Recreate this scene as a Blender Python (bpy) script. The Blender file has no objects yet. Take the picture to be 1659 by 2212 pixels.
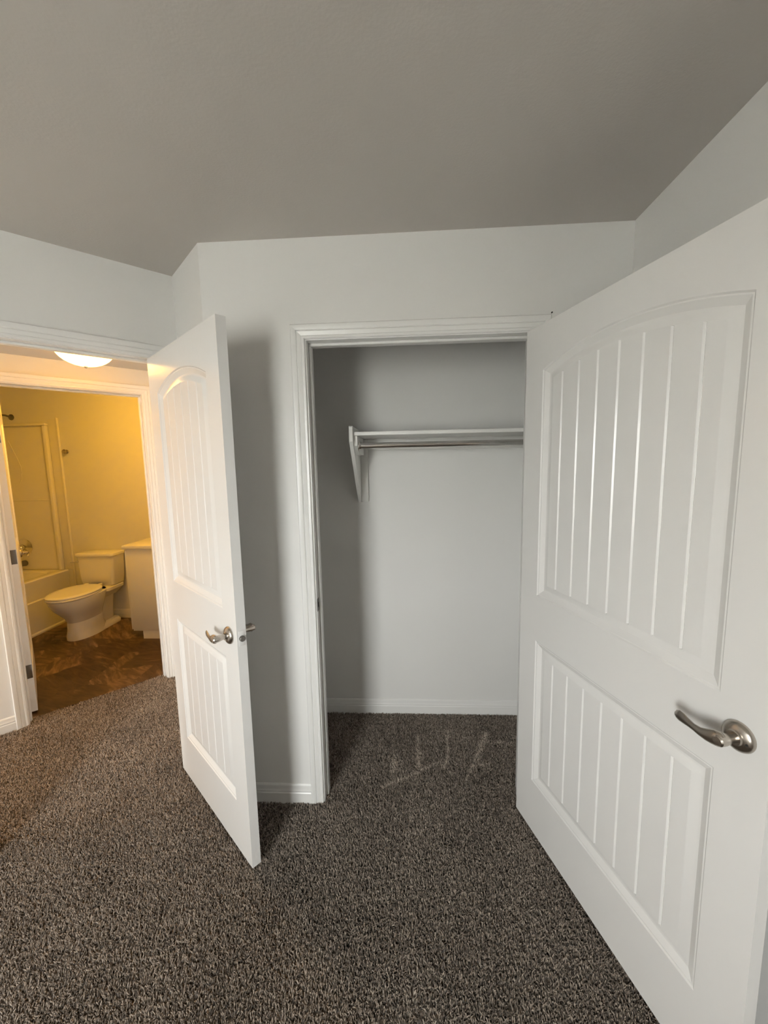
import bpy, bmesh, math, random
from mathutils import Vector, Matrix
random.seed(7)
PI = math.pi
scn = bpy.context.scene
col = scn.collection

# ------------------------------------------------------------------ camera
CAM = (0.391, -1.6488, 1.5552)
YAW, PITCH, ROLL, FPX = -0.0546, -0.1227, -0.0199, 856.63
cd = bpy.data.cameras.new('camera'); cam = bpy.data.objects.new('camera', cd); col.objects.link(cam)
fw = Vector((math.sin(YAW)*math.cos(PITCH), math.cos(YAW)*math.cos(PITCH), math.sin(PITCH)))
rt = Vector((math.cos(YAW), -math.sin(YAW), 0)); up = rt.cross(fw)
r2 = rt*math.cos(ROLL) + up*math.sin(ROLL); u2 = -rt*math.sin(ROLL) + up*math.cos(ROLL)
mx = Matrix((r2, u2, -fw)).transposed().to_4x4(); mx.translation = Vector(CAM)
cam.matrix_world = mx
cd.sensor_fit = 'HORIZONTAL'; cd.sensor_width = 36.0; cd.lens = 36.0*FPX/1659.0
cd.clip_start = 0.02
scn.camera = cam

# ------------------------------------------------------------------ world, daylight, exposure
W = bpy.data.worlds.new('world'); scn.world = W; W.use_nodes = True
bg = W.node_tree.nodes['Background']
bg.inputs[0].default_value = (1.0, 0.955, 0.965, 1); bg.inputs[1].default_value = 17.0
WIN = (-1.25, -0.45, 0.66, 2.02); REAR = -3.3          # window opening x0, x1, z0, z1 in the rear wall
WIN2 = (0.24, 0.92, 0.10, 1.15); HEND = -3.2           # window at the far left end of the hall (hall frame v0, v1, z0, z1)
def portal(loc, rot, w, h):
    pl = bpy.data.lights.new('window_portal', 'AREA'); pl.shape = 'RECTANGLE'
    pl.size = w; pl.size_y = h; pl.cycles.is_portal = True
    po = bpy.data.objects.new('window_portal', pl); col.objects.link(po)
    po.location = loc; po.rotation_euler = rot
portal(((WIN[0]+WIN[1])/2, REAR-0.14, (WIN[2]+WIN[3])/2), (PI/2, 0, 0), WIN[1]-WIN[0], WIN[3]-WIN[2])
vs = scn.view_settings
vs.view_transform = 'Standard'; vs.look = 'None'; vs.gamma = 1.0; vs.use_curve_mapping = False
vs.exposure = 1.12
HALL_LAMP = 7.4; FILL_LAMP = 22.0; BATH_LAMP = 37.0
LAMP_COL = (1.0, 0.50, 0.10, 1); BATH_COL = (1.0, 0.49, 0.045, 1)
cy = scn.cycles
cy.use_denoising = True; cy.use_light_tree = False; cy.max_bounces = 7; cy.diffuse_bounces = 5; cy.glossy_bounces = 4
cy.use_adaptive_sampling = True; cy.adaptive_threshold = 0.03; cy.adaptive_min_samples = 28
cy.sample_clamp_indirect = 6.0; cy.caustics_reflective = False; cy.caustics_refractive = False

# ------------------------------------------------------------------ layout (metres, closet wall is y = 0)
H = 2.435; T = 0.115; DW = 0.9022; DEPTH = 0.6737
XL, XR = -0.4183, 1.2614
CX, CY = -0.6779, 0.2596                 # inside corner where the diagonal wall meets the bedroom-door wall
R45 = PI/4
HB = 1.062                               # hall width: bathroom wall plane in the hall frame
HZ = 2.213                               # dropped ceiling of the hall
YB = 2.215                               # bathroom back wall
def hall(u, v, z=0.0):                   # hall frame (u to the right, v away) to world
    c = math.sqrt(.5)
    return (CX + c*u - c*v, CY + c*u + c*v, z)

# ------------------------------------------------------------------ materials
MATS = {}
def nodes_of(name):
    m = bpy.data.materials.new(name); m.use_nodes = True
    nt = m.node_tree; return m, nt, nt.nodes['Principled BSDF']
def N(nt, kind, **kw):
    n = nt.nodes.new(kind)
    for k, v in kw.items():
        if k in n.inputs: n.inputs[k].default_value = v
        else: setattr(n, k, v)
    return n
def paint(name, colr, rough=0.55, scale=220.0, strength=0.06, dist=0.001, metallic=0.0, spec=0.5, var=0.015, coat=0.0):
    m, nt, b = nodes_of(name); L = nt.links
    tc = N(nt, 'ShaderNodeTexCoord')
    n2 = N(nt, 'ShaderNodeTexNoise', Scale=2.3, Detail=2.0); L.new(tc.outputs['Object'], n2.inputs['Vector'])
    mixc = N(nt, 'ShaderNodeMix', data_type='RGBA')
    mixc.inputs[6].default_value = tuple(c*(1-var) for c in colr[:3])+(1,)
    mixc.inputs[7].default_value = tuple(min(1, c*(1+var)) for c in colr[:3])+(1,)
    L.new(n2.outputs[0], mixc.inputs[0]); L.new(mixc.outputs[2], b.inputs['Base Color'])
    if strength >= 0.05:
        no = N(nt, 'ShaderNodeTexNoise', Scale=scale, Detail=1.0); L.new(tc.outputs['Object'], no.inputs['Vector'])
        bp = N(nt, 'ShaderNodeBump', Strength=strength, Distance=dist)
        L.new(no.outputs[0], bp.inputs['Height']); L.new(bp.outputs[0], b.inputs['Normal'])
    b.inputs['Roughness'].default_value = rough; b.inputs['Metallic'].default_value = metallic
    b.inputs['Specular IOR Level'].default_value = spec
    if coat: b.inputs['Coat Weight'].default_value = coat; b.inputs['Coat Roughness'].default_value = 0.12
    MATS[name] = m; return m
paint('wall_paint', (0.77, 0.763, 0.745), 0.6, 190, 0.12, 0.0012)
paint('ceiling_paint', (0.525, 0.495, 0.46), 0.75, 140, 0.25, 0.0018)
paint('trim_paint', (0.79, 0.785, 0.768), 0.32, 60, 0.02, 0.0005)
paint('door_paint', (0.80, 0.79, 0.775), 0.24, 90, 0.03, 0.0004)
paint('nickel', (0.50, 0.455, 0.405), 0.27, 300, 0.02, 0.0002, metallic=1.0)
paint('dark_nickel', (0.23, 0.215, 0.20), 0.36, 300, 0.02, 0.0002, metallic=1.0)
paint('chrome', (0.72, 0.71, 0.69), 0.12, 300, 0.01, 0.0002, metallic=1.0)
paint('porcelain', (0.86, 0.845, 0.80), 0.12, 20, 0.0, 0.0005)
paint('plastic_white', (0.84, 0.83, 0.79), 0.25, 40, 0.01, 0.0004)
paint('acrylic', (0.80, 0.78, 0.72), 0.22, 30, 0.01, 0.0004)
paint('laminate_white', (0.80, 0.79, 0.77), 0.4, 120, 0.02, 0.0004)
paint('counter_stone', (0.83, 0.81, 0.76), 0.2, 25, 0.0, 0.0004)
paint('shelf_paint', (0.78, 0.775, 0.75), 0.4, 80, 0.03, 0.0005)
paint('dark_hole', (0.02, 0.018, 0.015), 0.8)
paint('subfloor', (0.10, 0.085, 0.07), 0.95, 300, 0.3, 0.003)
paint('outdoor_ground', (0.64, 0.63, 0.60), 0.9, 8, 0.3, 0.02, var=0.3)
def emit(name, colr, strength):
    m = bpy.data.materials.new(name); m.use_nodes = True; nt = m.node_tree; nt.nodes.clear()
    e = N(nt, 'ShaderNodeEmission', Color=colr, Strength=strength); o = N(nt, 'ShaderNodeOutputMaterial')
    nt.links.new(e.outputs[0], o.inputs[0]); MATS[name] = m
emit('hall_glass', LAMP_COL, HALL_LAMP); emit('hall_fill_glass', LAMP_COL, FILL_LAMP); emit('bath_glass', BATH_COL, BATH_LAMP)
def pane_glass():
    m = bpy.data.materials.new('pane_glass'); m.use_nodes = True; nt = m.node_tree; nt.nodes.clear()
    t = N(nt, 'ShaderNodeBsdfTransparent', Color=(0.94, 0.97, 0.95, 1)); g = N(nt, 'ShaderNodeBsdfGlossy', Roughness=0.02)
    f = N(nt, 'ShaderNodeFresnel', IOR=1.25); mi = N(nt, 'ShaderNodeMixShader'); o = N(nt, 'ShaderNodeOutputMaterial')
    nt.links.new(f.outputs[0], mi.inputs[0]); nt.links.new(t.outputs[0], mi.inputs[1]); nt.links.new(g.outputs[0], mi.inputs[2])
    nt.links.new(mi.outputs[0], o.inputs[0]); MATS['pane_glass'] = m
pane_glass()

# marks left by a vacuum in the closet carpet: ((x, y), (x, y), half width)
MARKS = [((0.26,0.089),(0.418,0.182),.012), ((0.418,0.182),(0.553,0.263),.014), ((0.446,0.457),(0.435,0.28),.012),
         ((0.451,0.322),(0.443,0.227),.020), ((0.324,0.298),(0.316,0.198),.018), ((0.618,0.502),(0.595,0.284),.011),
         ((0.589,0.271),(0.569,0.224),.014), ((0.566,0.237),(0.603,0.181),.009), ((0.832,0.483),(0.719,0.229),.020),
         ((0.719,0.229),(0.668,0.141),.010), ((0.824,0.416),(0.959,0.412),.012), ((0.746,0.242),(0.817,0.257),.009)]
def carpet(name, tuft):
    m, nt, b = nodes_of(name); L = nt.links
    geo = N(nt, 'ShaderNodeNewGeometry')
    sep = N(nt, 'ShaderNodeSeparateXYZ'); L.new(geo.outputs['Position'], sep.inputs[0])
    def mth(op, a, c=None, clamp=False):
        n = N(nt, 'ShaderNodeMath', operation=op, use_clamp=clamp)
        for i, v in enumerate((a, c)):
            if v is None: continue
            if isinstance(v, (int, float)): n.inputs[i].default_value = v
            else: L.new(v, n.inputs[i])
        return n.outputs[0]
    X, Y = sep.outputs[0], sep.outputs[1]
    tot = None
    for (ax, ay), (bx, by), w in MARKS:
        ex, ey = bx-ax, by-ay; ll = ex*ex+ey*ey
        px, py = mth('SUBTRACT', X, ax), mth('SUBTRACT', Y, ay)
        h = mth('DIVIDE', mth('ADD', mth('MULTIPLY', px, ex), mth('MULTIPLY', py, ey)), ll, True)
        dx, dy = mth('SUBTRACT', px, mth('MULTIPLY', h, ex)), mth('SUBTRACT', py, mth('MULTIPLY', h, ey))
        d = mth('SQRT', mth('ADD', mth('MULTIPLY', dx, dx), mth('MULTIPLY', dy, dy)))
        k = mth('SUBTRACT', 1.0, mth('DIVIDE', d, w*1.35), True)
        tot = k if tot is None else mth('MAXIMUM', tot, k)
    rmp = N(nt, 'ShaderNodeValToRGB')
    e = rmp.color_ramp.elements
    e[0].position = 0.0; e[0].color = (0.085, 0.066, 0.052, 1)
    e[1].position = 1.0; e[1].color = (0.66, 0.57, 0.485, 1)
    k = rmp.color_ramp.elements.new(0.55); k.color = (0.33, 0.272, 0.224, 1)
    if tuft:
        oi = N(nt, 'ShaderNodeObjectInfo'); rnd = oi.outputs['Random']
    else:
        vo = N(nt, 'ShaderNodeTexVoronoi', Scale=170.0); L.new(geo.outputs['Position'], vo.inputs['Vector'])
        sp = N(nt, 'ShaderNodeSeparateXYZ'); L.new(vo.outputs['Color'], sp.inputs[0]); rnd = sp.outputs[0]
    big = N(nt, 'ShaderNodeTexNoise', Scale=3.2, Detail=4.0); L.new(geo.outputs['Position'], big.inputs['Vector'])
    v = mth('ADD', mth('MULTIPLY', rnd, 0.74), mth('MULTIPLY', mth('SUBTRACT', big.outputs[0], 0.5), 0.40))
    v = mth('ADD', v, mth('MULTIPLY', tot, 0.36), True)
    L.new(v, rmp.inputs[0]); L.new(rmp.outputs[0], b.inputs['Base Color'])
    b.inputs['Roughness'].default_value = 0.85; b.inputs['Specular IOR Level'].default_value = 0.15
    b.inputs['Sheen Weight'].default_value = 0.25; b.inputs['Sheen Roughness'].default_value = 0.5
    MATS[name] = m
carpet('carpet_yarn', True); carpet('carpet_backing', False)

def vinyl():
    m, nt, b = nodes_of('vinyl'); L = nt.links
    tc = N(nt, 'ShaderNodeTexCoord')
    vo = N(nt, 'ShaderNodeTexVoronoi', Scale=3.0, Randomness=0.85, distance='CHEBYCHEV'); L.new(tc.outputs['Object'], vo.inputs['Vector'])
    sp = N(nt, 'ShaderNodeSeparateXYZ'); L.new(vo.outputs['Color'], sp.inputs[0])
    ang = N(nt, 'ShaderNodeMath', operation='MULTIPLY'); ang.inputs[1].default_value = 1.3; L.new(sp.outputs[0], ang.inputs[0])
    ang2 = N(nt, 'ShaderNodeMath', operation='ADD'); ang2.inputs[1].default_value = -0.2; L.new(ang.outputs[0], ang2.inputs[0])
    vr = N(nt, 'ShaderNodeVectorRotate', rotation_type='Z_AXIS'); L.new(tc.outputs['Object'], vr.inputs['Vector']); L.new(ang2.outputs[0], vr.inputs['Angle'])
    mp = N(nt, 'ShaderNodeMapping'); mp.inputs['Scale'].default_value = (2.4, 11.0, 1.0); L.new(vr.outputs[0], mp.inputs['Vector'])
    n1 = N(nt, 'ShaderNodeTexNoise', Scale=2.4, Detail=7.0, Roughness=0.62, Distortion=0.7); L.new(mp.outputs[0], n1.inputs['Vector'])
    ad = N(nt, 'ShaderNodeMath', operation='MULTIPLY_ADD'); L.new(sp.outputs[1], ad.inputs[0]); ad.inputs[1].default_value = 0.28; L.new(n1.outputs[0], ad.inputs[2])
    r = N(nt, 'ShaderNodeValToRGB'); e = r.color_ramp.elements
    e[0].position = 0.40; e[0].color = (0.032, 0.016, 0.009, 1); e[1].position = 0.92; e[1].color = (0.29, 0.185, 0.105, 1)
    k = e.new(0.66); k.color = (0.088, 0.047, 0.025, 1)
    L.new(ad.outputs[0], r.inputs[0]); L.new(r.outputs[0], b.inputs['Base Color'])
    b.inputs['Roughness'].default_value = 0.42
    bp = N(nt, 'ShaderNodeBump', Strength=0.15, Distance=0.001); L.new(n1.outputs[0], bp.inputs['Height']); L.new(bp.outputs[0], b.inputs['Normal'])
    MATS['vinyl'] = m
vinyl()

# ------------------------------------------------------------------ mesh helpers
def mesh_obj(name, verts, faces, mat, parent=None, smooth=False, bevel=0.0, seg=2, angle=40):
    me = bpy.data.meshes.new(name); me.from_pydata([tuple(v) for v in verts], [], [tuple(f) for f in faces])
    bm = bmesh.new(); bm.from_mesh(me)
    bmesh.ops.remove_doubles(bm, verts=bm.verts, dist=1e-6)
    if bevel:
        ed = [e for e in bm.edges if len(e.link_faces) == 2 and e.calc_face_angle(0) > 0.5]
        bmesh.ops.bevel(bm, geom=ed, offset=bevel, segments=seg, profile=0.5, affect='EDGES', clamp_overlap=True)
    bmesh.ops.recalc_face_normals(bm, faces=bm.faces)
    if smooth:
        lim = math.radians(angle)
        for f in bm.faces: f.smooth = True
        for e in bm.edges:
            if len(e.link_faces) == 2 and e.calc_face_angle(0) > lim: e.smooth = False
    bm.to_mesh(me); bm.free()
    me.materials.append(MATS[mat])
    o = bpy.data.objects.new(name, me); col.objects.link(o)
    if parent: o.parent = parent
    return o
def tag(o, label, cat, kind=None, group=None):
    o['label'] = label; o['category'] = cat
    if kind: o['kind'] = kind
    if group: o['group'] = group
    return o
def empty(name, loc, rz=0.0):
    o = bpy.data.objects.new(name, None); col.objects.link(o); o.empty_display_size = 0.1
    o.location = loc; o.rotation_euler = (0, 0, rz); return o
def box_vf(x0, x1, y0, y1, z0, z1):
    v = [(x, y, z) for x in (x0, x1) for y in (y0, y1) for z in (z0, z1)]
    f = [(0,1,3,2), (4,6,7,5), (0,4,5,1), (2,3,7,6), (0,2,6,4), (1,5,7,3)]
    return v, f
def box(name, x0, x1, y0, y1, z0, z1, mat, parent=None, bevel=0.0, seg=2):
    v, f = box_vf(x0, x1, y0, y1, z0, z1)
    return mesh_obj(name, v, f, mat, parent, smooth=bevel > 0, bevel=bevel, seg=seg)
def wall(name, x0, x1, y0, y1, z0, z1, mat, hole=None, parent=None):
    """box wall along x, with one opening that goes through y; one connected mesh"""
    if not hole: return box(name, x0, x1, y0, y1, z0, z1, mat, parent)
    xa, xb, za, zb = hole
    xs = [x0, xa, xb, x1]; zs = sorted(set([z0, za, zb, z1]))
    cells = {(i, k) for i in range(3) for k in range(len(zs)-1)
             if not (i == 1 and zs[k] >= za-1e-6 and zs[k+1] <= zb+1e-6)}
    V = {}; verts = []
    def vid(i, j, k):
        if (i, j, k) not in V: V[(i, j, k)] = len(verts); verts.append((xs[i], (y0, y1)[j], zs[k]))
        return V[(i, j, k)]
    F = []
    for i, k in cells:
        for j in (0, 1): F.append((vid(i,j,k), vid(i+1,j,k), vid(i+1,j,k+1), vid(i,j,k+1)))
        if (i-1, k) not in cells: F.append((vid(i,0,k), vid(i,1,k), vid(i,1,k+1), vid(i,0,k+1)))
        if (i+1, k) not in cells: F.append((vid(i+1,0,k), vid(i+1,1,k), vid(i+1,1,k+1), vid(i+1,0,k+1)))
        if (i, k-1) not in cells: F.append((vid(i,0,k), vid(i,1,k), vid(i+1,1,k), vid(i+1,0,k)))
        if (i, k+1) not in cells: F.append((vid(i,0,k+1), vid(i,1,k+1), vid(i+1,1,k+1), vid(i+1,0,k+1)))
    return mesh_obj(name, verts, F, mat, parent)
def prism(name, pts, z0, z1, mat, parent=None):
    n = len(pts); v = [(x, y, z0) for x, y in pts] + [(x, y, z1) for x, y in pts]
    f = [tuple(range(n)), tuple(range(n, 2*n))] + [(i, (i+1) % n, n+(i+1) % n, n+i) for i in range(n)]
    return mesh_obj(name, v, f, mat, parent)
def sweep(name, prof, path, mat, parent=None, smooth=False, closed_prof=True, angle=30):
    """prof: function of index along path -> list of 3D points"""
    rings = [prof(i) for i in range(path)]
    return loft(name, rings, mat, parent, smooth, True, angle)
def loft(name, rings, mat, parent=None, smooth=True, caps=True, angle=40, bevel=0.0):
    n = len(rings[0]); v = [p for r in rings for p in r]; f = []
    for i in range(len(rings)-1):
        for k in range(n):
            a, b = i*n+k, i*n+(k+1) % n
            f.append((a, b, b+n, a+n))
    if caps:
        f.append(tuple(range(n))); f.append(tuple(range((len(rings)-1)*n, len(rings)*n)))
    return mesh_obj(name, v, f, mat, parent, smooth=smooth, angle=angle, bevel=bevel)
def lathe(name, prof, mat, parent=None, n=28, axis='z', origin=(0,0,0), angle=35):
    """prof [(r, h)] turned round an axis; h runs along the axis"""
    rings = []
    for r, h in prof:
        ring = []
        for k in range(n):
            a = 2*PI*k/n; c, s = r*math.cos(a), r*math.sin(a)
            p = {'z': (c, s, h), 'y': (c, h, s), 'x': (h, c, s)}[axis]
            ring.append((p[0]+origin[0], p[1]+origin[1], p[2]+origin[2]))
        rings.append(ring)
    return loft(name, rings, mat, parent, True, True, angle)
def tube(name, pts, r, mat, parent=None, n=14):
    pts = [Vector(p) for p in pts]; rings = []
    rr = r if isinstance(r, (list, tuple)) else [r]*len(pts)
    up0 = Vector((0.13, 0.21, 1)).normalized()
    for i, p in enumerate(pts):
        t = (pts[min(i+1, len(pts)-1)] - pts[max(i-1, 0)]).normalized()
        a = t.cross(up0)
        if a.length < 1e-4: a = t.cross(Vector((1, 0, 0)))
        a.normalize(); b = t.cross(a)
        rings.append([p + a*rr[i]*math.cos(2*PI*k/n) + b*rr[i]*math.sin(2*PI*k/n) for k in range(n)])
    return loft(name, rings, mat, parent, True, True, 50)

# ------------------------------------------------------------------ the setting
S = 'structure'
# closet wall with its opening (jambs are 18 mm thick)
tag(wall('wall_front', XL, XR+0.1, 0, T, 0-0.03, H, 'wall_paint', hole=(-0.018, DW+0.018, -0.03, 2.068)),
    'pale grey-white wall around the closet opening', 'wall', S)
hf = lambda name: empty(name, (CX, CY, 0), R45)
# short diagonal wall from the closet wall to the corner beside the bedroom door (seen face lies along hall-frame v < 0)
o = wall('wall_corner', -0.0, T, -0.3671, 0.0, -0.03, H, 'wall_paint'); o.location = (CX, CY, 0); o.rotation_euler[2] = R45
tag(o, 'short diagonal wall between closet wall and bedroom doorway', 'wall', S)
# wall of the bedroom doorway, 45 degrees to the closet wall
BD0, BD1 = -0.851, -0.098                # bedroom opening, jamb faces
o = wall('wall_left', -1.08, T, 0.0, T, -0.03, H, 'wall_paint', hole=(BD0-0.018, BD1+0.018, -0.03, 2.068)); o.location = (CX, CY, 0); o.rotation_euler[2] = R45
tag(o, 'angled pale wall above the open bedroom doorway', 'wall', S)
LX = hall(-1.06, 0)[0]
tag(box('wall_side', LX-0.12, LX, REAR, hall(-1.06, 0)[1]+0.03, -0.03, H, 'wall_paint'), 'pale side wall left of the bedroom doorway, out of view', 'wall', S)
tag(box('wall_right', XR, XR+0.12, REAR, 0.02, -0.03, H, 'wall_paint'), 'pale right wall behind the open closet door', 'wall', S)
tag(wall('wall_rear', LX-0.12, XR+0.12, REAR-0.14, REAR, -0.03, H, 'wall_paint', hole=WIN), 'pale rear wall with the window, behind the viewer', 'wall', S)
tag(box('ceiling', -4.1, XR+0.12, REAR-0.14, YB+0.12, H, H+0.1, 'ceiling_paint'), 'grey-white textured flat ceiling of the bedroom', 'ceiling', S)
# closet interior
tag(box('wall_closet_back', -0.40, XR+0.1, DEPTH, DEPTH+0.1, -0.03, H, 'wall_paint'), 'pale wall at the back of the closet', 'wall', S)
tag(box('wall_closet_left', -0.40, -0.30, T, DEPTH, -0.03, H, 'wall_paint'), 'pale left side wall inside the closet', 'wall', S)
tag(box('wall_closet_right', XR, XR+0.1, T, DEPTH, -0.03, H, 'wall_paint'), 'pale right side wall inside the closet', 'wall', S)
# hall and bathroom wall (hall frame)
BA0, BA1 = -0.720, 0.046                 # bathroom opening, jamb faces
o = wall('wall_hall', -3.3, 0.30, HB, HB+T, -0.03, H, 'wall_paint', hole=(BA0-0.018, BA1+0.018, -0.03, 2.068)); o.location = (CX, CY, 0); o.rotation_euler[2] = R45
tag(o, 'hall wall around the bathroom doorway, lit orange', 'wall', S)
o = box('wall_hall_right', 0.19, 0.30, T, HB, -0.03, H, 'wall_paint'); o.location = (CX, CY, 0); o.rotation_euler[2] = R45
tag(o, 'hall end wall hidden behind the open bedroom door', 'wall', S)
o = wall('wall_hall_left', 0.0, HB, 0.0, 0.12, -0.03, H, 'wall_paint', hole=WIN2); o.location = hall(HEND, 0); o.rotation_euler[2] = R45+PI/2
portal(hall(HEND-0.12, (WIN2[0]+WIN2[1])/2, (WIN2[2]+WIN2[3])/2), (PI/2, 0, R45-PI/2), WIN2[1]-WIN2[0], WIN2[3]-WIN2[2])
tag(o, 'far hall end wall with a tall window, out of view', 'wall', S)
o = box('wall_hall_near', -3.3, -1.08, 0.0, T, -0.03, H, 'wall_paint'); o.location = (CX, CY, 0); o.rotation_euler[2] = R45
tag(o, 'hall wall beyond the left end of the bedroom wall', 'wall', S)
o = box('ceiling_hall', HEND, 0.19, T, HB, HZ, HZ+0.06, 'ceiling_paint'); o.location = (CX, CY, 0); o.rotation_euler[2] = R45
tag(o, 'dropped hall ceiling that carries the dome lamp', 'ceiling', S)
# bathroom
BXR = -1.40
tag(box('wall_bathroom_back', -4.0, BXR+0.1, YB, YB+0.1, -0.03, H, 'wall_paint'), 'orange lit back wall of the bathroom behind the toilet', 'wall', S)
tag(box('wall_bathroom_right', BXR, BXR+0.1, 1.24, YB, -0.03, H, 'wall_paint'), 'bathroom right wall behind the vanity', 'wall', S)
tag(box('wall_bathroom_left', -4.0, -3.9, 0.20, YB, -0.03, H, 'wall_paint'), 'bathroom left wall beyond the bathtub', 'wall', S)
tag(box('wall_bathroom_near', -3.9, -2.3, 0.20, 0.30, -0.03, H, 'wall_paint'), 'bathroom near wall at the foot of the bathtub', 'wall', S)
# floors
seam = 1.135
A = hall(0.25, seam); B_ = hall(-3.3, seam)
cpoly = [(XR+0.05, REAR), (XR+0.05, DEPTH+0.05), (-0.50, DEPTH+0.05), A[:2], B_[:2], hall(-3.3, 0)[:2], hall(-1.15, 0)[:2], (LX-0.05, REAR)]
floor = tag(prism('floor', cpoly, -0.05, -0.011, 'carpet_backing'), 'brown-grey carpeted floor of bedroom, closet and hall', 'floor', S)
A2, B2 = hall(0.30, seam+0.004), hall(-2.7, seam+0.004)
vpoly = [B2[:2], A2[:2], (BXR+0.05, YB+0.05), (-3.95, YB+0.05), (-3.95, -0.3)]
tag(prism('floor_bathroom', vpoly, -0.05, -0.003, 'vinyl'), 'dark brown stone-look vinyl floor of the bathroom', 'floor', S)
# ground outdoors that the window looks on to
tag(box('ground_outdoors', -60, 40, -60, 40, -0.6, -0.5, 'outdoor_ground'), 'ground outside below the window, out of view', 'ground', S)

# ------------------------------------------------------------------ carpet pile (geometry nodes, nobody could count it)
def carpet_pile():
    def quad(pts, verts, faces):
        b = len(verts); verts += [(x, y, -0.011) for x, y in pts]; faces.append(tuple(range(b, b+len(pts))))
    v, f = [], []
    h = lambda u, w: hall(u, w)[:2]
    quad([(LX, -1.85), (XR, -1.85), (XR, 0.0), (XL, 0.0), h(0, 0), h(-1.06, 0)], v, f)      # bedroom
    quad([(0.0, 0.0), (DW, 0.0), (DW, T), (0.0, T)], v, f)                                  # closet threshold
    quad([(-0.30, T), (XR, T), (XR, DEPTH), (-0.30, DEPTH)], v, f)                          # closet
    quad([h(BD0, 0.0), h(BD1, 0.0), h(BD1, T), h(BD0, T)], v, f)                            # bedroom threshold
    quad([h(-1.64, T), h(0.19, T), h(0.19, HB), h(-1.64, HB)], v, f)                        # hall
    quad([h(BA0, HB), h(BA1, HB), h(BA1, seam), h(BA0, seam)], v, f)                        # bathroom threshold
    o = mesh_obj('carpet_pile', v, f, 'carpet_yarn', floor); o['kind'] = 'stuff'; o['label'] = 'short twisted brown and beige carpet yarn'
    ng = bpy.data.node_groups.new('carpet_pile', 'GeometryNodeTree')
    ng.interface.new_socket('Geometry', in_out='INPUT', socket_type='NodeSocketGeometry')
    ng.interface.new_socket('Geometry', in_out='OUTPUT', socket_type='NodeSocketGeometry')
    nd = ng.nodes; L = ng.links
    gi, go = nd.new('NodeGroupInput'), nd.new('NodeGroupOutput')
    dp = nd.new('GeometryNodeDistributePointsOnFaces'); dp.inputs['Density'].default_value = 56000.0
    cone = nd.new('GeometryNodeMeshCone')
    cone.inputs['Vertices'].default_value = 5; cone.inputs['Side Segments'].default_value = 2
    cone.inputs['Radius Top'].default_value = 0.0009; cone.inputs['Radius Bottom'].default_value = 0.0023; cone.inputs['Depth'].default_value = 0.0135
    sm = nd.new('GeometryNodeSetMaterial'); sm.inputs['Material'].default_value = MATS['carpet_yarn']
    ss = nd.new('GeometryNodeSetShadeSmooth'); 
    ip = nd.new('GeometryNodeInstanceOnPoints')
    rr = nd.new('FunctionNodeRandomValue'); rr.data_type = 'FLOAT_VECTOR'
    rr.inputs[0].default_value = (-0.62, -0.62, 0.0); rr.inputs[1].default_value = (0.62, 0.62, 6.28)
    rs = nd.new('FunctionNodeRandomValue'); rs.data_type = 'FLOAT'
    rs.inputs[2].default_value = 0.75; rs.inputs[3].default_value = 1.2; rs.inputs['Seed'].default_value = 5
    L.new(gi.outputs[0], dp.inputs['Mesh']); L.new(dp.outputs['Points'], ip.inputs['Points'])
    L.new(cone.outputs['Mesh'], ss.inputs['Geometry']); L.new(ss.outputs[0], sm.inputs['Geometry']); L.new(sm.outputs[0], ip.inputs['Instance'])
    L.new(rr.outputs['Value'], ip.inputs['Rotation']); L.new(rs.outputs[1], ip.inputs['Scale']); L.new(ip.outputs[0], go.inputs[0])
    md = o.modifiers.new('pile', 'NODES'); md.node_group = ng
carpet_pile()

# ------------------------------------------------------------------ door frames: jambs, stops, casings
CAS = [(0.0, 0.0), (0.0, 0.0075), (0.003, 0.0095), (0.010, 0.0095), (0.0125, 0.0075), (0.015, 0.0085), (0.028, 0.011),
       (0.031, 0.0085), (0.034, 0.0125), (0.046, 0.0155), (0.052, 0.0155), (0.056, 0.012), (0.056, 0.0)]
def casing(par, xa, xb, zt, yf, sg, z0=-0.01):
    rev = 0.005; q = [(d+rev, yf+sg*h) for d, h in CAS]
    loft('casing_leg', [[(xa-d, y, z0) for d, y in q], [(xa-d, y, zt+d) for d, y in q]], 'trim_paint', par, True, True, 25)
    loft('casing_leg', [[(xb+d, y, z0) for d, y in q], [(xb+d, y, zt+d) for d, y in q]], 'trim_paint', par, True, True, 25)
    loft('casing_head', [[(xa-d, y, zt+d) for d, y in q], [(xb+d, y, zt+d) for d, y in q]], 'trim_paint', par, True, True, 25)
def frame(par, xa, xb, y0, y1, stop_y, zt=2.05):
    t = 0.018
    box('jamb_leg', xa-t, xa, y0, y1, -0.01, zt, 'trim_paint', par); box('jamb_leg', xb, xb+t, y0, y1, -0.01, zt, 'trim_paint', par)
    box('jamb_head', xa-t, xb+t, y0, y1, zt, zt+t, 'trim_paint', par)
    s0, s1 = stop_y; k = 0.011
    box('stop_leg', xa, xa+k, s0, s1, -0.008, zt-k, 'trim_paint', par, 0.003); box('stop_leg', xb-k, xb, s0, s1, -0.008, zt-k, 'trim_paint', par, 0.003)
    box('stop_head', xa, xb, s0, s1, zt-k, zt, 'trim_paint', par, 0.003)
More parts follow.
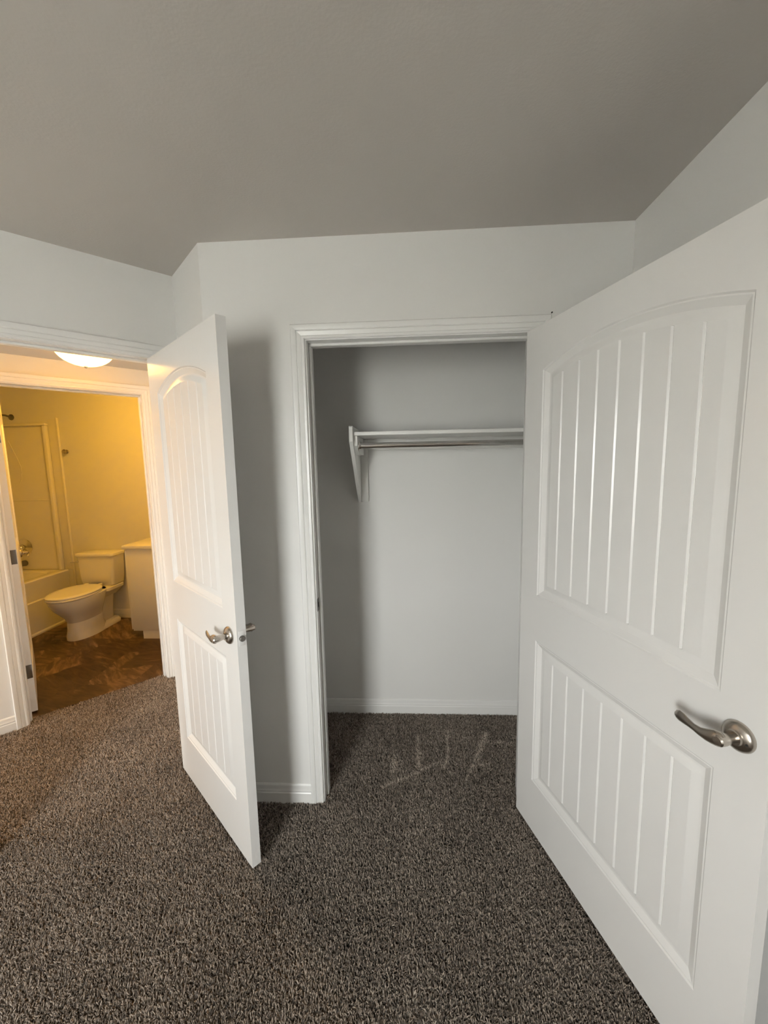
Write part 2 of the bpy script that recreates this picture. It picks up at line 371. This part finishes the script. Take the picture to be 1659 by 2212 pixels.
def strike(par, x, y, z, sg):
    """strike plate let into a jamb face at x, facing sg along x"""
    pl = [(y-0.020, z-0.020), (y-0.012, z-0.028), (y+0.012, z-0.028), (y+0.014, z-0.024), (y+0.014, z+0.024), (y+0.012, z+0.028), (y-0.012, z+0.028), (y-0.020, z+0.020)]
    o = loft('strike_plate', [[(x, a, b) for a, b in pl], [(x+sg*0.0016, a, b) for a, b in pl]], 'dark_nickel', par, False)
    o['label'] = 'dark nickel strike plate'
    box('latch_hole', x+sg*0.0012, x+sg*0.002, y-0.006, y+0.008, z-0.011, z+0.011, 'dark_hole', o)
trim1 = tag(empty('trim_1', (0, 0, 0)), 'white moulded casing and jamb around the closet opening', 'door frame', S)
frame(trim1, 0.0, DW, 0.0, T, (0.038, 0.072)); casing(trim1, 0.0, DW, 2.05, 0.0, -1); strike(trim1, 0.0, 0.019, 0.942, 1)
trim2 = tag(hf('trim_2'), 'white casing and jamb of the bedroom doorway, header above the dome lamp', 'door frame', S)
frame(trim2, BD0, BD1, 0.0, T, (0.038, 0.072)); casing(trim2, BD0, BD1, 2.05, 0.0, -1); casing(trim2, BD0, BD1, 2.05, T, 1); strike(trim2, BD0, 0.019, 0.942, 1)
trim3 = tag(hf('trim_3'), 'white casing around the bathroom doorway, glowing orange', 'door frame', S)
frame(trim3, BA0, BA1, HB, HB+T, (HB+0.040, HB+0.076)); casing(trim3, BA0, BA1, 2.05, HB, -1); casing(trim3, BA0, BA1, 2.05, HB+T, 1)

# ------------------------------------------------------------------ baseboards
BASE = [(0.0, -0.01), (0.013, -0.01), (0.013, 0.046), (0.0105, 0.050), (0.0105, 0.055), (0.0125, 0.058), (0.0095, 0.066), (0.0095, 0.071), (0.0075, 0.082), (0.003, 0.088), (0.0, 0.088)]
def baseboard(name, p0, p1, label):
    """runs p0 -> p1; the room is on the right-hand side of the run"""
    a, b = Vector(p0), Vector(p1); d = (b-a).normalized(); n = Vector((d.y, -d.x))
    rings = [[(p.x+n.x*t, p.y+n.y*t, z) for t, z in BASE] for p in (a, b)]
    return tag(loft(name, rings, 'trim_paint', None, True, True, 25), label, 'baseboard', S)
co = 0.061
baseboard('baseboard_front', (XL, 0), (-co, 0), 'white baseboard between bedroom door and closet casing')
baseboard('baseboard_front_right', (DW+co, 0), (XR, 0), 'white baseboard behind the open closet door')
baseboard('baseboard_corner', hall(0, 0)[:2], (XL, 0), 'white baseboard of the short diagonal wall')
baseboard('baseboard_right', (XR, 0), (XR, REAR), 'white baseboard of the right wall')
baseboard('baseboard_left', hall(-1.06, 0)[:2], hall(BD0-co, 0)[:2], 'white baseboard left of the bedroom doorway')
baseboard('baseboard_closet', (-0.30, DEPTH), (XR, DEPTH), 'white baseboard along the closet back wall')
baseboard('baseboard_closet_left', (-0.30, T), (-0.30, DEPTH), 'white baseboard on the closet left side wall')
baseboard('baseboard_hall', hall(HEND, HB)[:2], hall(BA0-co, HB)[:2], 'white baseboard left of the bathroom doorway casing')
baseboard('baseboard_bathroom', (-3.06, YB), (-2.12, YB), 'cream baseboard behind the toilet')

# ------------------------------------------------------------------ doors
LEAF_T = 0.035
PROF = [(0.0, 0.0), (0.0042, 0.0036), (0.0078, 0.0036), (0.0088, 0.0042), (0.0260, 0.0132), (0.0300, 0.0134), (0.034, 0.0128), (0.050, 0.0064), (0.054, 0.0058)]
FIELD, GROOVE, CH = 0.0058, 0.0100, 0.0042
ARC_N = 17
def outline(x0, x1, z0, zs, za, d):
    """panel outline inset by d: bottom-left, bottom-right, then the arch from right to left"""
    X0, X1, Z0 = x0+d, x1-d, z0+d
    if za - zs < 1e-6: return [(X0, Z0), (X1, Z0)] + [(X1-(X1-X0)*i/(ARC_N-1), zs-d) for i in range(ARC_N)]
    hw = (x1-x0)/2; c = za-zs; Rr = (hw*hw+c*c)/(2*c); cx, cz = (x0+x1)/2, za-Rr
    return [(X0, Z0), (X1, Z0)] + [(x, cz+math.sqrt((Rr-d)**2-(x-cx)**2)) for x in (X1-(X1-X0)*i/(ARC_N-1) for i in range(ARC_N))]
def top_at(x, x0, x1, zs, za, d):
    if za - zs < 1e-6: return zs-d
    hw = (x1-x0)/2; c = za-zs; Rr = (hw*hw+c*c)/(2*c)
    return za-Rr+math.sqrt((Rr-d)**2-(x-(x0+x1)/2)**2)
def make_leaf(par, w, grooves, z0=0.015, z1=2.045):
    st = 0.106; x0, x1 = st, w-st
    up = (x0, x1, 1.030, 1.882, 1.940); lo = (x0, x1, 0.238, 0.846, 0.846)
    V, F = [], []
    for side in (0, 1):
        y = side*LEAF_T
        def add(pts):
            b = len(V); V.extend((x, y, z) for x, z in pts); F.append(tuple(range(b, b+len(pts))))
        add([(0, z0), (x0, z0), (x0, lo[2]), (x0, lo[3]), (x0, up[2]), (x0, up[3]), (x0, z1), (0, z1)])
        add([(x1, z0), (w, z0), (w, z1), (x1, z1), (x1, up[3]), (x1, up[2]), (x1, lo[3]), (x1, lo[2])])
        add([(x0, z0), (x1, z0), (x1, lo[2]), (x0, lo[2])])
        arc = outline(*lo, 0)[2:]
        add(arc[::-1] + [(x1, up[2]), (x0, up[2])])
        arc = outline(*up, 0)[2:]
        for i in range(ARC_N-1):
            (xa, za), (xb, zb) = arc[i], arc[i+1]; add([(xa, za), (xb, zb), (xb, z1), (xa, z1)])
    t = LEAF_T
    for q in ([(0,0,z0),(w,0,z0),(w,t,z0),(0,t,z0)], [(0,0,z1),(w,0,z1),(w,t,z1),(0,t,z1)], [(0,0,z0),(0,t,z0),(0,t,z1),(0,0,z1)], [(w,0,z0),(w,t,z0),(w,t,z1),(w,0,z1)]):
        b = len(V); V.extend(q); F.append((b, b+1, b+2, b+3))
    mesh_obj('leaf', V, F, 'door_paint', par)
    for side in (0, 1):
        yy = (lambda d: d) if side == 0 else (lambda d: LEAF_T-d)
        for nm, P in (('upper_panel', up), ('lower_panel', lo)):
            rings = [[(x, yy(dep), z) for x, z in outline(*P, d)] for d, dep in PROF]
            rings.append([(x, yy(GROOVE), z) for x, z in outline(*P, PROF[-1][0]+0.0005)])
            pn = loft(nm, rings, 'door_paint', par, True, False, 24)
            bmx = bmesh.new(); bmx.from_mesh(pn.data)   # groove floor behind the boards
            ends = [e for e in bmx.edges if len(e.link_faces) == 1 and all(abs(v.co.y-yy(GROOVE)) < 1e-6 for v in e.verts)]
            bmesh.ops.contextual_create(bmx, geom=ends); bmesh.ops.recalc_face_normals(bmx, faces=bmx.faces); bmx.to_mesh(pn.data); bmx.free()
            dF = PROF[-1][0]; fx0, fx1 = x0+dF, x1-dF; fz = P[2]+dF
            cuts = [fx0]+grooves+[fx1]
            for i in range(len(cuts)-1):
                a, b = cuts[i], cuts[i+1]; ca, cb = (0 if i == 0 else CH), (0 if i == len(cuts)-2 else CH)
                n = 7; xs = [a+ca+(b-cb-a-ca)*k/(n-1) for k in range(n)]
                tp = lambda x: top_at(x, P[0], P[1], P[3], P[4], dF)
                Vb = [(x, yy(FIELD), fz) for x in xs] + [(x, yy(FIELD), tp(x)) for x in xs]
                Fb = [(k, k+1, n+k+1, n+k) for k in range(n-1)]
                m = len(Vb); Vb += [(a, yy(GROOVE), fz), (a, yy(GROOVE), tp(a)), (b, yy(GROOVE), fz), (b, yy(GROOVE), tp(b))]
                Fb += [(m, 0, n, m+1), (n-1, m+2, m+3, 2*n-1)]
                mesh_obj('panel_board', Vb, Fb, 'door_paint', pn)
def make_lever(par, xh, zh, side, tip=-1, privacy=False):
    """rose and lever on one face; tip = direction of the lever along x"""
    sg = -1 if side == 0 else 1; y0 = 0.0 if side == 0 else LEAF_T
    hd = empty('lever_handle', (xh, y0, zh)); hd.parent = par; hd['label'] = 'satin nickel lever handle on round rose'
    pr = [(0.0325, 0.0), (0.0330, 0.003), (0.0315, 0.0075), (0.027, 0.0115), (0.021, 0.0140), (0.0165, 0.0150), (0.0150, 0.017), (0.0145, 0.019), (0.0001, 0.019)]
    lathe('rose', [(r, sg*h) for r, h in pr], 'nickel', hd, 36, 'y')
    lathe('neck', [(0.0105, sg*0.018), (0.0100, sg*0.030), (0.0115, sg*0.036), (0.0125, sg*0.046), (0.0118, sg*0.060), (0.009, sg*0.063), (0.0001, sg*0.0635)], 'nickel', hd, 24, 'y')
    st = [(-0.006, 0.001, 0.0120, 0.0070, 0.052), (0.002, 0.0, 0.0170, 0.0095, 0.052), (0.014, -0.002, 0.0175, 0.0080, 0.053), (0.028, -0.006, 0.0145, 0.0062, 0.054), (0.043, -0.0095, 0.0105, 0.0052, 0.053), (0.058, -0.0100, 0.0085, 0.0046, 0.051),
          (0.072, -0.0090, 0.0098, 0.0043, 0.049), (0.086, -0.0080, 0.0125, 0.0042, 0.047), (0.098, -0.0085, 0.0130, 0.0038, 0.045), (0.107, -0.0100, 0.0100, 0.0032, 0.043), (0.1115, -0.0115, 0.0045, 0.0015, 0.0425)]
    rings = []
    for dx, dz, hz, hy, y in st:
        rings.append([(tip*dx, sg*y + hy*math.sin(2*PI*k/16), dz + hz*math.cos(2*PI*k/16)) for k in range(16)])
    loft('lever', rings, 'nickel', hd, True, True, 60)
    if privacy:
        lathe('pinhole', [(0.0026, sg*0.0125), (0.0026, sg*0.0142), (0.0001, sg*0.0142)], 'dark_hole', hd, 14, 'y', (0.0225, 0, -0.003))
def make_latch(par, w, z):
    fp = box('latch_faceplate', w-0.001, w+0.0012, 0.006, 0.029, z-0.0285, z+0.0285, 'door_paint', par, 0.0008)
    o = lathe('latch_bolt', [(0.0105, w), (0.0105, w+0.009), (0.0090, w+0.011), (0.0001, w+0.011)], 'dark_nickel', par, 20, 'x', (0, 0.0175, z))
    o['label'] = 'round nickel latch bolt'
def make_hinge(par, z, leaf_face=True, pin=(0.0, 0.0), back=LEAF_T, knuckle_y=None):
    """butt hinge at the hinge edge (x = 0): a leaf on the edge and the knuckle at the pin"""
    hg = box('hinge', -0.0022, 0.0004, 0.003, 0.030, z-0.0445, z+0.0445, 'dark_nickel', par, 0.0006)
    hg['label'] = 'dark nickel butt hinge'
    ky = LEAF_T+0.004 if knuckle_y is None else knuckle_y
    lathe('knuckle', [(0.0001, z-0.047), (0.0055, z-0.046), (0.0055, z+0.046), (0.0001, z+0.047)], 'dark_nickel', hg, 14, 'z', (-0.004, ky, 0))
# closet door, hinged on the right jamb and swung out past the right angle
AR = 1.8549; pin = (DW, -0.010)
hx, hy = pin[0]-math.sin(AR)*LEAF_T, pin[1]+math.cos(AR)*LEAF_T
wR = DW-0.006
door1 = tag(empty('door_1', (hx, hy, 0), math.atan2(-math.sin(AR), -math.cos(AR))), 'large white two-panel plank closet door, open on the right', 'door', S)
make_leaf(door1, wR, [wR/2+0.08*k for k in range(-3, 4)])
make_lever(door1, wR-0.060, 0.957, 0, -1, True); make_lever(door1, wR-0.060, 0.957, 1, -1); make_latch(door1, wR, 0.957)
for z in (0.27, 1.04, 1.80): make_hinge(door1, z)
# bedroom door, swung into the room at the left
AB = 0.8448; wL = 0.7455
h0 = hall(-0.134, 0.0)
door2 = tag(empty('door_2', (h0[0], h0[1], 0), math.atan2(-math.cos(AB), math.sin(AB))), 'narrow white plank bedroom door standing open at the left', 'door', S)
make_leaf(door2, wL, [wL/2+0.08*k for k in range(-2, 3)])
make_lever(door2, wL-0.060, 0.940, 0, -1); make_lever(door2, wL-0.060, 0.940, 1, -1); make_latch(door2, wL, 0.940)
for z in (0.27, 1.04, 1.80): make_hinge(door2, z)
# bathroom door, opened inwards, seen on its hinge edge
h3 = hall(BA0+0.040, HB+T+0.010)
door3 = tag(empty('door_3', (h3[0], h3[1], 0), PI*0.75), 'white bathroom door seen edge-on with dark hinges', 'door', S)
make_leaf(door3, 0.755, [0.755/2+0.08*k for k in range(-2, 3)])
make_lever(door3, 0.695, 0.94, 0, -1); make_lever(door3, 0.695, 0.94, 1, -1); make_latch(door3, 0.755, 0.94)
for z in (0.284, 1.028, 1.764): make_hinge(door3, z)

# small dark spot at the casing corner above the closet door
nl = lathe('spot', [(0.0028, 0.0), (0.0028, -0.004), (0.0001, -0.0045)], 'dark_hole', None, 12, 'y'); nl.location = (0.966, 0.0, 2.12)
tag(nl, 'tiny dark spot in the wall above the closet door', 'spot')

# ------------------------------------------------------------------ closet shelf, bracket and rod
SX0, SX1 = 0.137, XR
sz = 1.694
sh = tag(empty('closet_shelf', (0, DEPTH, sz)), 'white closet shelf board resting on a triangular bracket', 'shelf')
box('shelf_board', SX0, SX1, -0.325, 0.0, 0.0, 0.018, 'shelf_paint', sh, 0.0015)
box('wall_cleat', SX0+0.042, SX1, -0.019, 0.0, -0.066, 0.0, 'shelf_paint', sh, 0.0015)
br = tag(empty('shelf_bracket', (0.118, DEPTH, 1.33)), 'white tapered board bracket under the left end of the closet shelf', 'bracket')
pf = [(0.0, 0.0), (-0.028, 0.0), (-0.352, 0.334), (-0.352, 0.404), (-0.346, 0.410), (0.0, 0.410)]
mesh_obj('side_board', [(x, y, z) for x in (0.0, 0.018) for y, z in pf], [tuple(range(6)), tuple(range(6, 12))] + [(i, (i+1) % 6, 6+(i+1) % 6, 6+i) for i in range(6)], 'shelf_paint', br, True, 0.002)
pf = [(0.0, 0.0), (-0.020, 0.0), (-0.020, 0.256), (-0.200, 0.256), (-0.325, 0.316), (-0.325, 0.3635), (0.0, 0.3635)]
mesh_obj('support_cleat', [(x, y, z) for x in (0.018, 0.037) for y, z in [(-0.020, 0.272), (-0.240, 0.272), (-0.318, 0.312), (-0.318, 0.363), (-0.020, 0.363)]],
         [tuple(range(5)), tuple(range(5, 10))] + [(i, (i+1) % 5, 5+(i+1) % 5, 5+i) for i in range(5)], 'shelf_paint', br, True, 0.002)
box('wall_plate', 0.018, 0.059, -0.018, 0.0, 0.004, 0.3635, 'shelf_paint', br, 0.0015)
rod = tag(empty('closet_rod', (0.155, 0.405, 1.645)), 'chrome closet rod hanging under the shelf', 'rod')
lathe('tube', [(0.0001, 0.004), (0.0155, 0.004), (0.0155, XR-0.155-0.004), (0.0001, XR-0.155-0.004)], 'chrome', rod, 24, 'x')
lathe('flange', [(0.0001, 0.0), (0.031, 0.0), (0.031, 0.003), (0.021, 0.005), (0.0200, 0.014), (0.0158, 0.014), (0.0001, 0.014)], 'chrome', rod, 28, 'x')
lathe('flange', [(0.0001, XR-0.155), (0.031, XR-0.155), (0.031, XR-0.158), (0.021, XR-0.160), (0.0200, XR-0.169), (0.0158, XR-0.169), (0.0001, XR-0.169)], 'chrome', rod, 28, 'x')

# ------------------------------------------------------------------ hall lamp
def dome_lamp(loc, glass, label):
    lamp = tag(empty('ceiling_lamp', loc), label, 'lamp', group='dome ceiling lamps')
    lathe('base_ring', [(0.0001, 0.0), (0.145, 0.0), (0.147, -0.006), (0.143, -0.014), (0.128, -0.014), (0.0001, -0.010)], 'nickel', lamp, 48)
    g = lathe('glass_dome', [(0.136*math.sin(PI/2*k/10)+0.0001, -0.012-0.093*math.cos(PI/2*k/10)) for k in range(11)], glass, lamp, 32)
    g['label'] = 'glowing frosted glass dome'
    lathe('finial', [(0.0001, -0.104), (0.008, -0.104), (0.009, -0.109), (0.005, -0.115), (0.0001, -0.116)], 'nickel', lamp, 16)
dome_lamp(hall(-0.295, 0.62, HZ-0.001), 'hall_glass', 'glowing dome ceiling lamp in the hall, half hidden by the door header')
dome_lamp(hall(-1.55, 0.60, HZ-0.001), 'hall_fill_glass', 'added dome lamp farther along the hall ceiling, unseen, brightens the hall')  # added unseen lamp, throws extra orange light on the hall carpet
dome_lamp((-2.08, 1.28, H-0.001), 'bath_glass', 'dome lamp on the bathroom ceiling, out of view')

# ------------------------------------------------------------------ bathroom things
def rrect(cx, cyy, hx_, hy_, r, z, n=6):
    p = []
    for sx, sy, a0 in ((1, 1, 0), (-1, 1, PI/2), (-1, -1, PI), (1, -1, 1.5*PI)):
        for k in range(n+1):
            a = a0+PI/2*k/n; p.append((cx+sx*(hx_-r)+r*math.cos(a), cyy+sy*(hy_-r)+r*math.sin(a), z))
    return p
def egg(cx, yb, yf, hw, z, n=32, sq=2.4):
    """elongated oval: blunt at the back (yb), rounder at the front (yf < yb)"""
    p = []; ym = yb-(yb-yf)*0.46
    for k in range(n):
        a = 2*PI*k/n; c, s = math.cos(a), math.sin(a)
        e = 2/sq if s > 0 else 1.0
        x = hw*math.copysign(abs(c)**(2/2.2), c)
        y = ym+(yb-ym)*abs(s)**e if s > 0 else ym-(ym-yf)*abs(s)
        p.append((cx+x, y, z))
    return p
# toilet
TX = -2.672
to = tag(empty('toilet', (TX, 1.85, 0)), 'white two-piece toilet with closed lid against the bathroom wall', 'toilet')
def loc(rings): return [[(x-TX, y-1.85, z) for x, y, z in r] for r in rings]
tk = loft('tank', loc([rrect(TX, 2.100, .150, .078, .03, .400), rrect(TX, 2.098, .164, .086, .03, .412), rrect(TX, 2.096, .176, .091, .03, .50), rrect(TX, 2.095, .186, .094, .03, .692), rrect(TX, 2.095, .186, .094, .03, .698)]), 'porcelain', to)
loft('tank_lid', loc([rrect(TX, 2.093, .190, .100, .03, .698), rrect(TX, 2.093, .196, .105, .032, .704), rrect(TX, 2.093, .196, .105, .032, .722), rrect(TX, 2.093, .192, .101, .03, .730), rrect(TX, 2.093, .180, .090, .03, .733)]), 'porcelain', to)
loft('bowl', loc([egg(TX, 2.00, 1.655, .098, .160), egg(TX, 2.00, 1.640, .108, .200), egg(TX, 2.00, 1.600, .135, .250), egg(TX, 2.00, 1.556, .162, .300), egg(TX, 2.01, 1.525, .177, .350), egg(TX, 2.02, 1.512, .182, .385), egg(TX, 2.02, 1.512, .182, .398), egg(TX, 2.02, 1.520, .176, .402)]), 'porcelain', to)
loft('deck', loc([rrect(TX, 2.05, .100, .115, .05, .300), rrect(TX, 2.05, .150, .125, .05, .352), rrect(TX, 2.05, .172, .130, .05, .372), rrect(TX, 2.05, .172, .130, .05, .398), rrect(TX, 2.05, .168, .126, .05, .402)]), 'porcelain', to)
loft('pedestal', loc([egg(TX, 2.02, 1.640, .118, -.004), egg(TX, 2.02, 1.640, .116, .03), egg(TX, 2.00, 1.650, .102, .09), egg(TX, 2.00, 1.655, .098, .162), egg(TX, 2.00, 1.66, .09, .18)]), 'porcelain', to)
loft('trapway', loc([rrect(TX, 2.00, .060, .135, .05, .010), rrect(TX, 2.00, .072, .135, .06, .12), rrect(TX, 2.02, .080, .120, .06, .22), rrect(TX, 2.04, .085, .110, .06, .31)]), 'porcelain', to)
loft('foot', loc([rrect(TX, 1.985, .112, .185, .05, -.004), rrect(TX, 1.985, .112, .185, .05, .025), rrect(TX, 1.985, .098, .175, .05, .045), rrect(TX, 1.985, .06, .15, .05, .052)]), 'porcelain', to)
lathe('bolt_cap', [(0.0001, .058), (.008, .056), (.013, .047), (.014, .040), (.014, .03), (0.0001, .03)], 'plastic_white', to, 16, 'z', (.083, 0.06, 0))
lathe('bolt_cap', [(0.0001, .058), (.008, .056), (.013, .047), (.014, .040), (.014, .03), (0.0001, .03)], 'plastic_white', to, 16, 'z', (-.083, 0.06, 0))
loft('seat', loc([egg(TX, 1.955, 1.506, .180, .403), egg(TX, 1.957, 1.502, .184, .407), egg(TX, 1.957, 1.502, .184, .416), egg(TX, 1.955, 1.506, .180, .420)]), 'plastic_white', to)
loft('seat_lid', loc([egg(TX, 1.962, 1.508, .178, .4215), egg(TX, 1.964, 1.503, .183, .425), egg(TX, 1.964, 1.503, .183, .434), egg(TX, 1.960, 1.510, .176, .440), egg(TX, 1.94, 1.55, .14, .443)]), 'plastic_white', to)
for s_ in (-1, 1): box('seat_hinge', s_*0.07-0.016, s_*0.07+0.016, 0.10, 0.132, .402, .442, 'plastic_white', to, 0.006)
fl = empty('flush_lever', (-0.165, 0.150, .652)); fl.parent = to
lathe('pivot', [(0.0001, 0.0), (.012, 0.0), (.012, -.010), (.008, -.016), (0.0001, -.016)], 'chrome', fl, 18, 'y')
tube('arm', [(0.004, -.014, 0), (-.02, -.017, -.002), (-.045, -.018, -.004), (-.062, -.017, -.005)], [.005, .0055, .0065, .004], 'chrome', fl)
# bathtub
tub = tag(empty('bathtub', (-3.12, YB, 0)), 'white alcove bathtub with stepped apron beside the toilet', 'bathtub')
ap = [(0.0, -.004), (0.012, -.004), (0.012, .012), (0.006, .022), (0.0, .026), (0.0, .312), (-.012, .322), (-.014, .49), (-.010, .500), (-.010, .512), (-.018, .520), (-.06, .520), (-.06, -.004)]
loft('apron', [[(x, y, z) for x, z in ap] for y in (-1.52, -0.004)], 'acrylic', tub, True, True, 30)
def tr(hx_, hy_, r, z): return rrect(-0.405, -0.762, hx_, hy_, r, z, 8)
loft('basin', [tr(.375, .757, .02, .500), tr(.375, .757, .02, .519), tr(.31, .69, .10, .519), tr(.30, .68, .10, .512), tr(.285, .655, .11, .40), tr(.25, .60, .13, .16), tr(.20, .54, .14, .125), tr(.12, .46, .10, .12)], 'acrylic', tub, True, True, 40)
lathe('overflow_plate', [(.036, 0.0), (.036, -.006), (.030, -.011), (.012, -.014), (0.0001, -.014)], 'chrome', tub, 26, 'y', (-0.475, -0.092, .425))
# surround
su = tag(empty('tub_surround', (-3.12, YB-0.0016, 0.5225)), 'cream moulded tub surround panel with top ledge and vertical edge ribs', 'tub surround')
box('end_panel', -0.78, -0.075, -0.010, 0.0, 0.0, 1.47, 'acrylic', su, 0.003)
box('top_ledge', -0.78, -0.045, -0.045, 0.0, 1.470, 1.492, 'acrylic', su, 0.006)
box('edge_rib', -0.084, -0.046, -0.045, 0.0, 0.0, 1.470, 'acrylic', su, 0.010)
box('side_flange', -0.046, 0.052, -0.005, 0.0, 0.0, 1.53, 'acrylic', su, 0.002)
box('flange_bead', 0.050, 0.066, -0.022, 0.0, -0.43, 1.545, 'acrylic', su, 0.004)
box('mid_ledge', -0.78, -0.080, -0.014, 0.0, 0.718, 0.732, 'acrylic', su, 0.004)
tube('highlight_arc', [(-0.478, -0.010, 1.330), (-0.440, -0.010, 1.23), (-0.405, -0.010, 1.15), (-0.380, -0.010, 1.075), (-0.378, -0.010, 1.0), (-0.390, -0.010, 0.94), (-0.42, -0.010, 0.89)], .0045, 'acrylic', su, 8)  # thin ridge shaped to stand in for a faint curved highlight
# shower head, valve, spout
shw = tag(empty('shower_head', (-3.545, YB, 2.085)), 'nickel shower head on a bent arm above the tub surround', 'shower head')
lathe('wall_flange', [(.030, 0.0), (.029, -.004), (.020, -.010), (.010, -.013), (0.0001, -.013)], 'dark_nickel', shw, 24, 'y')
tube('arm', [(0, -.008, 0), (0, -.06, .012), (-.005, -.11, .010), (-.010, -.15, -.012), (-.012, -.17, -.035)], .0095, 'dark_nickel', shw)
rings = []
for r, t in ((.010, 0), (.016, .012), (.018, .024), (.030, .040), (.036, .052), (.036, .060), (.001, .061)):
    c = Vector((-.012, -.17, -.035)); d = Vector((-.1, -.62, -.78)).normalized(); a = d.cross(Vector((1, 0, 0))).normalized(); b = d.cross(a)
    rings.append([c+d*t+a*r*math.cos(2*PI*k/22)+b*r*math.sin(2*PI*k/22) for k in range(22)])
loft('spray_head', rings, 'dark_nickel', shw, True, True, 40)
vl = tag(empty('tub_valve', (-3.572, YB-0.0130, 0.762)), 'round polished tub valve with lever on the surround', 'valve')
lathe('escutcheon', [(.085, 0.0), (.085, -.004), (.078, -.010), (.045, -.015), (.030, -.022), (0.0001, -.022)], 'chrome', vl, 36, 'y')
lathe('hub', [(.030, -.020), (.028, -.050), (.020, -.060), (0.0001, -.062)], 'chrome', vl, 24, 'y')
tube('lever', [(0, -.048, -.01), (.01, -.055, -.045), (.018, -.062, -.085)], [.010, .009, .006], 'chrome', vl)
sp = tag(empty('tub_spout', (-3.585, YB-0.0130, 0.592)), 'nickel tub spout below the round valve', 'tub spout')
rings = []
for y, r, dz in ((0, .030, 0), (-.006, .031, 0), (-.04, .028, .001), (-.085, .026, -.002), (-.115, .025, -.008), (-.132, .020, -.014), (-.137, .008, -.016)):
    rings.append([(r*math.cos(2*PI*k/20), y, dz+r*math.sin(2*PI*k/20)) for k in range(20)])
loft('spout_body', rings, 'dark_nickel', sp, True, True, 40)
lathe('diverter', [(.006, .020), (.006, .038), (.010, .040), (.010, .050), (0.0001, .051)], 'dark_nickel', sp, 14, 'z', (0, -.10, 0))
# towel hook
hk = tag(empty('robe_hook', (-3.004, YB, 1.732)), 'small round brass-toned hook on the wall beside the surround', 'hook')
lathe('plate', [(.020, 0.0), (.020, -.005), (.015, -.009), (.008, -.012), (0.0001, -.012)], 'nickel', hk, 22, 'y')
lathe('knob', [(.008, -.010), (.007, -.016), (.012, -.020), (.021, -.025), (.024, -.032), (.021, -.039), (.010, -.044), (0.0001, -.045)], 'nickel', hk, 24, 'y')
# vanity
va = tag(empty('vanity_cabinet', (-2.114, 1.705, 0)), 'white vanity cabinet end panel beside the bathroom door casing', 'cabinet')
vd = YB-1.705-0.002; vw = BXR+2.114-0.002
box('body', 0.0, vw, 0.0, vd, 0.073, 0.836, 'laminate_white', va, 0.001)
box('toe_kick', 0.086, vw, 0.004, vd, -0.003, 0.073, 'laminate_white', va)
for k in range(2):
    d0 = 0.004+k*vd/2
    dr = box('cabinet_door', -0.018, 0.0, d0, d0+vd/2-0.006, 0.085, 0.822, 'laminate_white', va, 0.002)
    lathe('knob', [(.006, -0.018), (.006, -0.032), (.013, -0.038), (.013, -0.044), (0.0001, -0.047)], 'nickel', dr, 16, 'x', (0, d0+(vd/2-0.05 if k == 0 else 0.05), 0.72))
ct = tag(empty('vanity_countertop', (-2.114, 1.705, 0.836)), 'cream vanity countertop above the white cabinet', 'countertop')
box('slab', -0.028, vw, -0.016, vd, 0.0, 0.034, 'counter_stone', ct, 0.006)
box('side_splash', vw-0.02, vw, -0.016, vd, 0.034, 0.12, 'counter_stone', ct, 0.003)

# ------------------------------------------------------------------ window in the rear wall (daylight comes through it)
wn = tag(empty('window_1', ((WIN[0]+WIN[1])/2, REAR-0.07, WIN[2])), 'white framed bedroom window in the rear wall, out of view', 'window', S)
ww, wh = (WIN[1]-WIN[0])/2, WIN[3]-WIN[2]
box('frame_side', -ww, -ww+0.04, -0.03, 0.03, 0, wh, 'trim_paint', wn); box('frame_side', ww-0.04, ww, -0.03, 0.03, 0, wh, 'trim_paint', wn)
box('frame_rail', -ww+0.04, ww-0.04, -0.03, 0.03, 0, 0.04, 'trim_paint', wn); box('frame_rail', -ww+0.04, ww-0.04, -0.03, 0.03, wh-0.04, wh, 'trim_paint', wn)
box('window_sill', -ww-0.04, ww+0.04, 0.03, 0.11, -0.025, 0.0, 'trim_paint', wn, 0.003)
box('pane', -ww+0.04, ww-0.04, -0.004, 0.004, 0.04, wh-0.04, 'pane_glass', wn)

w2 = tag(empty('window_2', hall(HEND-0.05, (WIN2[0]+WIN2[1])/2, WIN2[2]), R45+PI/2), 'tall white framed window at the far end of the hall, out of view', 'window', S)
ww, wh = (WIN2[1]-WIN2[0])/2, WIN2[3]-WIN2[2]
box('frame_side', -ww, -ww+0.04, -0.03, 0.03, 0, wh, 'trim_paint', w2); box('frame_side', ww-0.04, ww, -0.03, 0.03, 0, wh, 'trim_paint', w2)
box('frame_rail', -ww+0.04, ww-0.04, -0.03, 0.03, 0, 0.04, 'trim_paint', w2); box('frame_rail', -ww+0.04, ww-0.04, -0.03, 0.03, wh-0.04, wh, 'trim_paint', w2)
box('pane', -ww+0.04, ww-0.04, -0.004, 0.004, 0.04, wh-0.04, 'pane_glass', w2)
